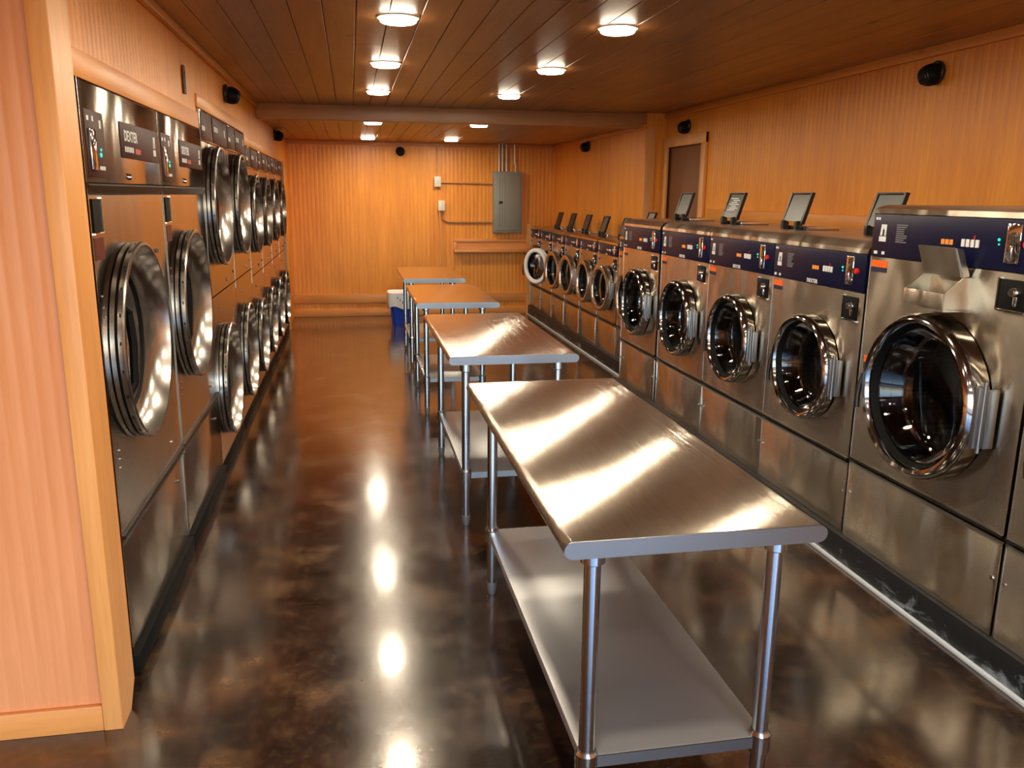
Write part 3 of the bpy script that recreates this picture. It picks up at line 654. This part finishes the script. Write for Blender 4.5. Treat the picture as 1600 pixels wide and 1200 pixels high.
# ------------------------------------------------------------------ round black wall speakers
def speaker(x, y, z, rz, label, tilt=.25):
    o = empty('wall_speaker', (x, y, z), rz, label, 'speaker', 'small round black speakers high on the walls')
    b = part('mount_ring', 's', BLACK, lambda m: m.lathe([(0, 0), (.056, 0), (.060, -.006), (.060, -.016), (.054, -.022), (0, -.022)], (0, 0, 0), 'y', 32), o)
    b = part('speaker_body', 's', RUBBER, lambda m: m.lathe([(.052, -.018), (.055, -.035), (.054, -.055), (.048, -.076), (.036, -.090), (.018, -.097), (0, -.098)], (0, 0, 0), 'y', 32), o)
    b.rotation_euler = (tilt, 0, 0)
    part('grille', 's', BLACK, lambda m: [m.lathe([(r, y_), (r + .004, y_ - .003), (r + .007, y_ + .001)], (0, 0, 0), 'y', 24) for r, y_ in ((.008, -.0965), (.022, -.094), (.036, -.0885))], b, kind='stuff')
    return o
speaker(XR - .002, 4.05, 2.285, -PI / 2, 'largest looking black speaker, high on the near part of the right wall')
speaker(XR - .002, 7.35, 2.265, -PI / 2, 'black speaker above the brown door on the right wall')
speaker(XR2 - .002, 9.9, 2.22, -PI / 2, 'black speaker high on the far part of the right wall beyond the beam')
speaker(-.796, 6.05, 2.285, PI / 2, 'black speaker on the left wall above the taller stacked dryers')
speaker(-.796, 9.8, 2.265, PI / 2, 'black speaker on the left wall near the back corner')
speaker(.675, YB - .002, 2.205, 0, 'black speaker at the top middle of the back wall')
cs = empty('wall_slot', (-.796, 4.62, 2.20), PI / 2, 'small brown slotted plate on the left wall above the second large dryer', 'plate')
part('plate', None, mat('slot_brown', srgb(96, 48, 20), .5), lambda m: m.box(-.05, .0, -.008, 0, -.075, .06, .002), cs)
part('slot', None, BLACK, lambda m: m.box(-.035, -.015, -.011, -.007, -.05, .035, .001), cs)

# ------------------------------------------------------------------ electrical panel, boxes, conduits
PG = mat('panel_grey', srgb(140, 140, 132), .4, 0)
ep = empty('electrical_panel', (1.925, YB - .003, 1.14), 0, 'grey steel breaker panel mounted on the back wall', 'electrical panel')
part('box', None, PG, lambda m: m.box(0, .40, -.10, 0, 0, .82, .006), ep)
pd = part('panel_door', None, PG, lambda m: (m.box(.03, .37, -.108, -.10, .03, .79, .004), [m.box(.075 + i * .035, .088 + i * .035, -.111, -.106, .09, .73, .003) for i in range(3)]), ep)
part('latch', None, BLACK, lambda m: m.box(.07, .125, -.116, -.107, .39, .425, .004), pd)
CO = mat('conduit_steel', (.62, .63, .62, 1), .28, 1.0); WB = mat('outlet_white', (.72, .70, .64, 1), .45)
for k, (x, dx, lb) in enumerate(((2.01, 0, 'leftmost bright pipe from the panel top to the ceiling'), (2.055, 0, 'second bright pipe from the left above the panel'), (2.11, 0, 'third and dullest pipe above the panel'), (2.225, .012, 'rightmost pipe above the panel, slightly kinked'))):
    o = part('conduit', None, CO, lambda m: m.tube([(x + dx, YB - .04, 1.961), (x + dx, YB - .04, 2.04), (x, YB - .04, 2.10), (x, YB - .04, HC2 - .001)], .011, 10)); o['label'] = lb; o['category'] = 'pipe'; o['group'] = 'pipes above the breaker panel'
def wbox(x, z, label):
    o = empty('outlet_box', (x, YB - .003, z), 0, label, 'outlet box')
    part('box', 'ob', WB, lambda m: m.box(-.042, .042, -.06, 0, -.065, .065, .006), o)
    part('cover', 'ob', WB, lambda m: (m.box(-.045, .045, -.068, -.06, -.068, .068, .004), m.box(-.014, .014, -.073, -.067, -.03, .03, .003)), o)
wbox(1.165, 1.815, 'upper whitish outlet box on the back wall'); wbox(1.215, 1.50, 'lower whitish outlet box on the back wall with a cable below')
def pipe(name, pts, r, m_, label, cat):
    o = part(name, None, m_, lambda m: m.tube(pts, r, 10)); o['label'] = label; o['category'] = cat; return o
yb = YB - .022
CW = mat('conduit_tan', srgb(186, 138, 92), .4, .3); WC = mat('cable_cream', srgb(226, 170, 110), .5)
pipe('conduit', [(1.21, yb, 1.805), (1.55, yb, 1.80), (1.922, yb, 1.79)], .011, CW, 'straight horizontal conduit from the upper outlet box to the panel', 'pipe')
arc = [(1.215, yb, 1.434), (1.217, yb, 1.38)] + [(1.217 + .10 * (1 - math.cos(a)), yb, 1.38 - .10 * math.sin(a)) for a in (.3, .6, .9, 1.2, 1.5)] + [(1.6, yb, 1.278), (1.922, yb, 1.276)]
pipe('conduit', arc, .012, CW, 'bent conduit from the lower outlet box to the panel', 'pipe')
pipe('cable', [(1.165, yb, HC2 - .002), (1.163, yb, 2.1), (1.165, yb, 1.885)], .006, WC, 'thin cable running from the ceiling down to the upper outlet box', 'cable')
pipe('cable', [(1.19, YB - .045, 1.434), (1.203, YB - .045, 1.2), (1.20, YB - .045, .7), (1.205, YB - .045, .002)], .009, WC, 'pale cable hanging from the lower outlet box to the floor', 'cable')
# ledge box and end post
lr = empty('wall_ledge', (1.38, YB - .003, .87), 0, 'shallow wooden ledge frame on the back wall under the panel', 'ledge')
part('bottom_board', None, TRIMX, lambda m: m.box(0, 1.03, -.10, 0, 0, .035, .003), lr)
part('top_board', None, TRIMX, lambda m: m.box(0, 1.03, -.03, 0, .14, .18, .003), lr)
part('side_board', None, TRIM, lambda m: m.box(0, .05, -.04, 0, .036, .139, .003), lr)
part('back_board', None, TRIMX, lambda m: m.box(.05, 1.03, -.015, 0, .036, .139), lr)
pe = part('end_post', None, TRIM, lambda m: m.prism([(2.405, 11.50), (2.455, 11.50), (2.455, 11.565), (2.405, 11.565)], 'z', 0, 1.26)); pe['label'] = 'upright wooden board at the far end of the small washers'; pe['category'] = 'post'

# ------------------------------------------------------------------ recycling bin with a white liner
bn = empty('waste_bin', (.60, 10.72, 0), 0, 'blue plastic bin with a white liner bag folded over its rim', 'bin')
def frust(m, w0, d0, z0, w1, d1, z1, t_=0):
    A = [m.bm.verts.new((sx * w0, sy * d0, z0)) for sx, sy in ((-1, -1), (1, -1), (1, 1), (-1, 1))]; B = [m.bm.verts.new((sx * w1, sy * d1, z1)) for sx, sy in ((-1, -1), (1, -1), (1, 1), (-1, 1))]
    for i in range(4): m.bm.faces.new((A[i], A[(i + 1) % 4], B[(i + 1) % 4], B[i]))
    m.bm.faces.new(A[::-1])
    bmesh.ops.bevel(m.bm, geom=[e for e in m.bm.edges if abs((e.verts[0].co - e.verts[1].co).z) > .1], offset=.03, segments=3, affect='EDGES')
part('tub', None, mat('bin_blue', srgb(12, 64, 190), .35), lambda m: frust(m, .115, .14, 0, .155, .18, .40), bn)
def liner(m):
    rows_ = []
    N = 48
    for k, (s_, z_) in enumerate(((.72, .30), (.86, .40), (1.0, .435), (1.06, .43), (1.08, .38), (1.10, .30), (1.06, .235))):
        ring = []
        for i in range(N):
            a = 2 * PI * i / N; p = 6
            q = (abs(math.cos(a)) ** p + abs(math.sin(a)) ** p) ** (-1 / p)
            wob = 1 + .02 * math.sin(7 * a + k) * (k > 2); zz = z_ + (.02 * math.sin(3 * a + 1) + .015 * math.sin(5 * a)) * (k > 4)
            ring.append(m.bm.verts.new((.165 * s_ * q * math.cos(a) * wob, .19 * s_ * q * math.sin(a) * wob, zz)))
        rows_.append(ring)
    for A, B in zip(rows_, rows_[1:]):
        for i in range(N): m.bm.faces.new((A[i], A[(i + 1) % N], B[(i + 1) % N], B[i]))
part('liner_bag', None, mat('liner_white', (.92, .94, .97, 1), .4), liner, bn)
part('printed_marks', None, GREYP, lambda m: [m.box(-.06 + .03 * i, -.05 + .03 * i, -.218, -.2165, .36 - .03 * i, .39 - .028 * i) for i in range(4)], bn)
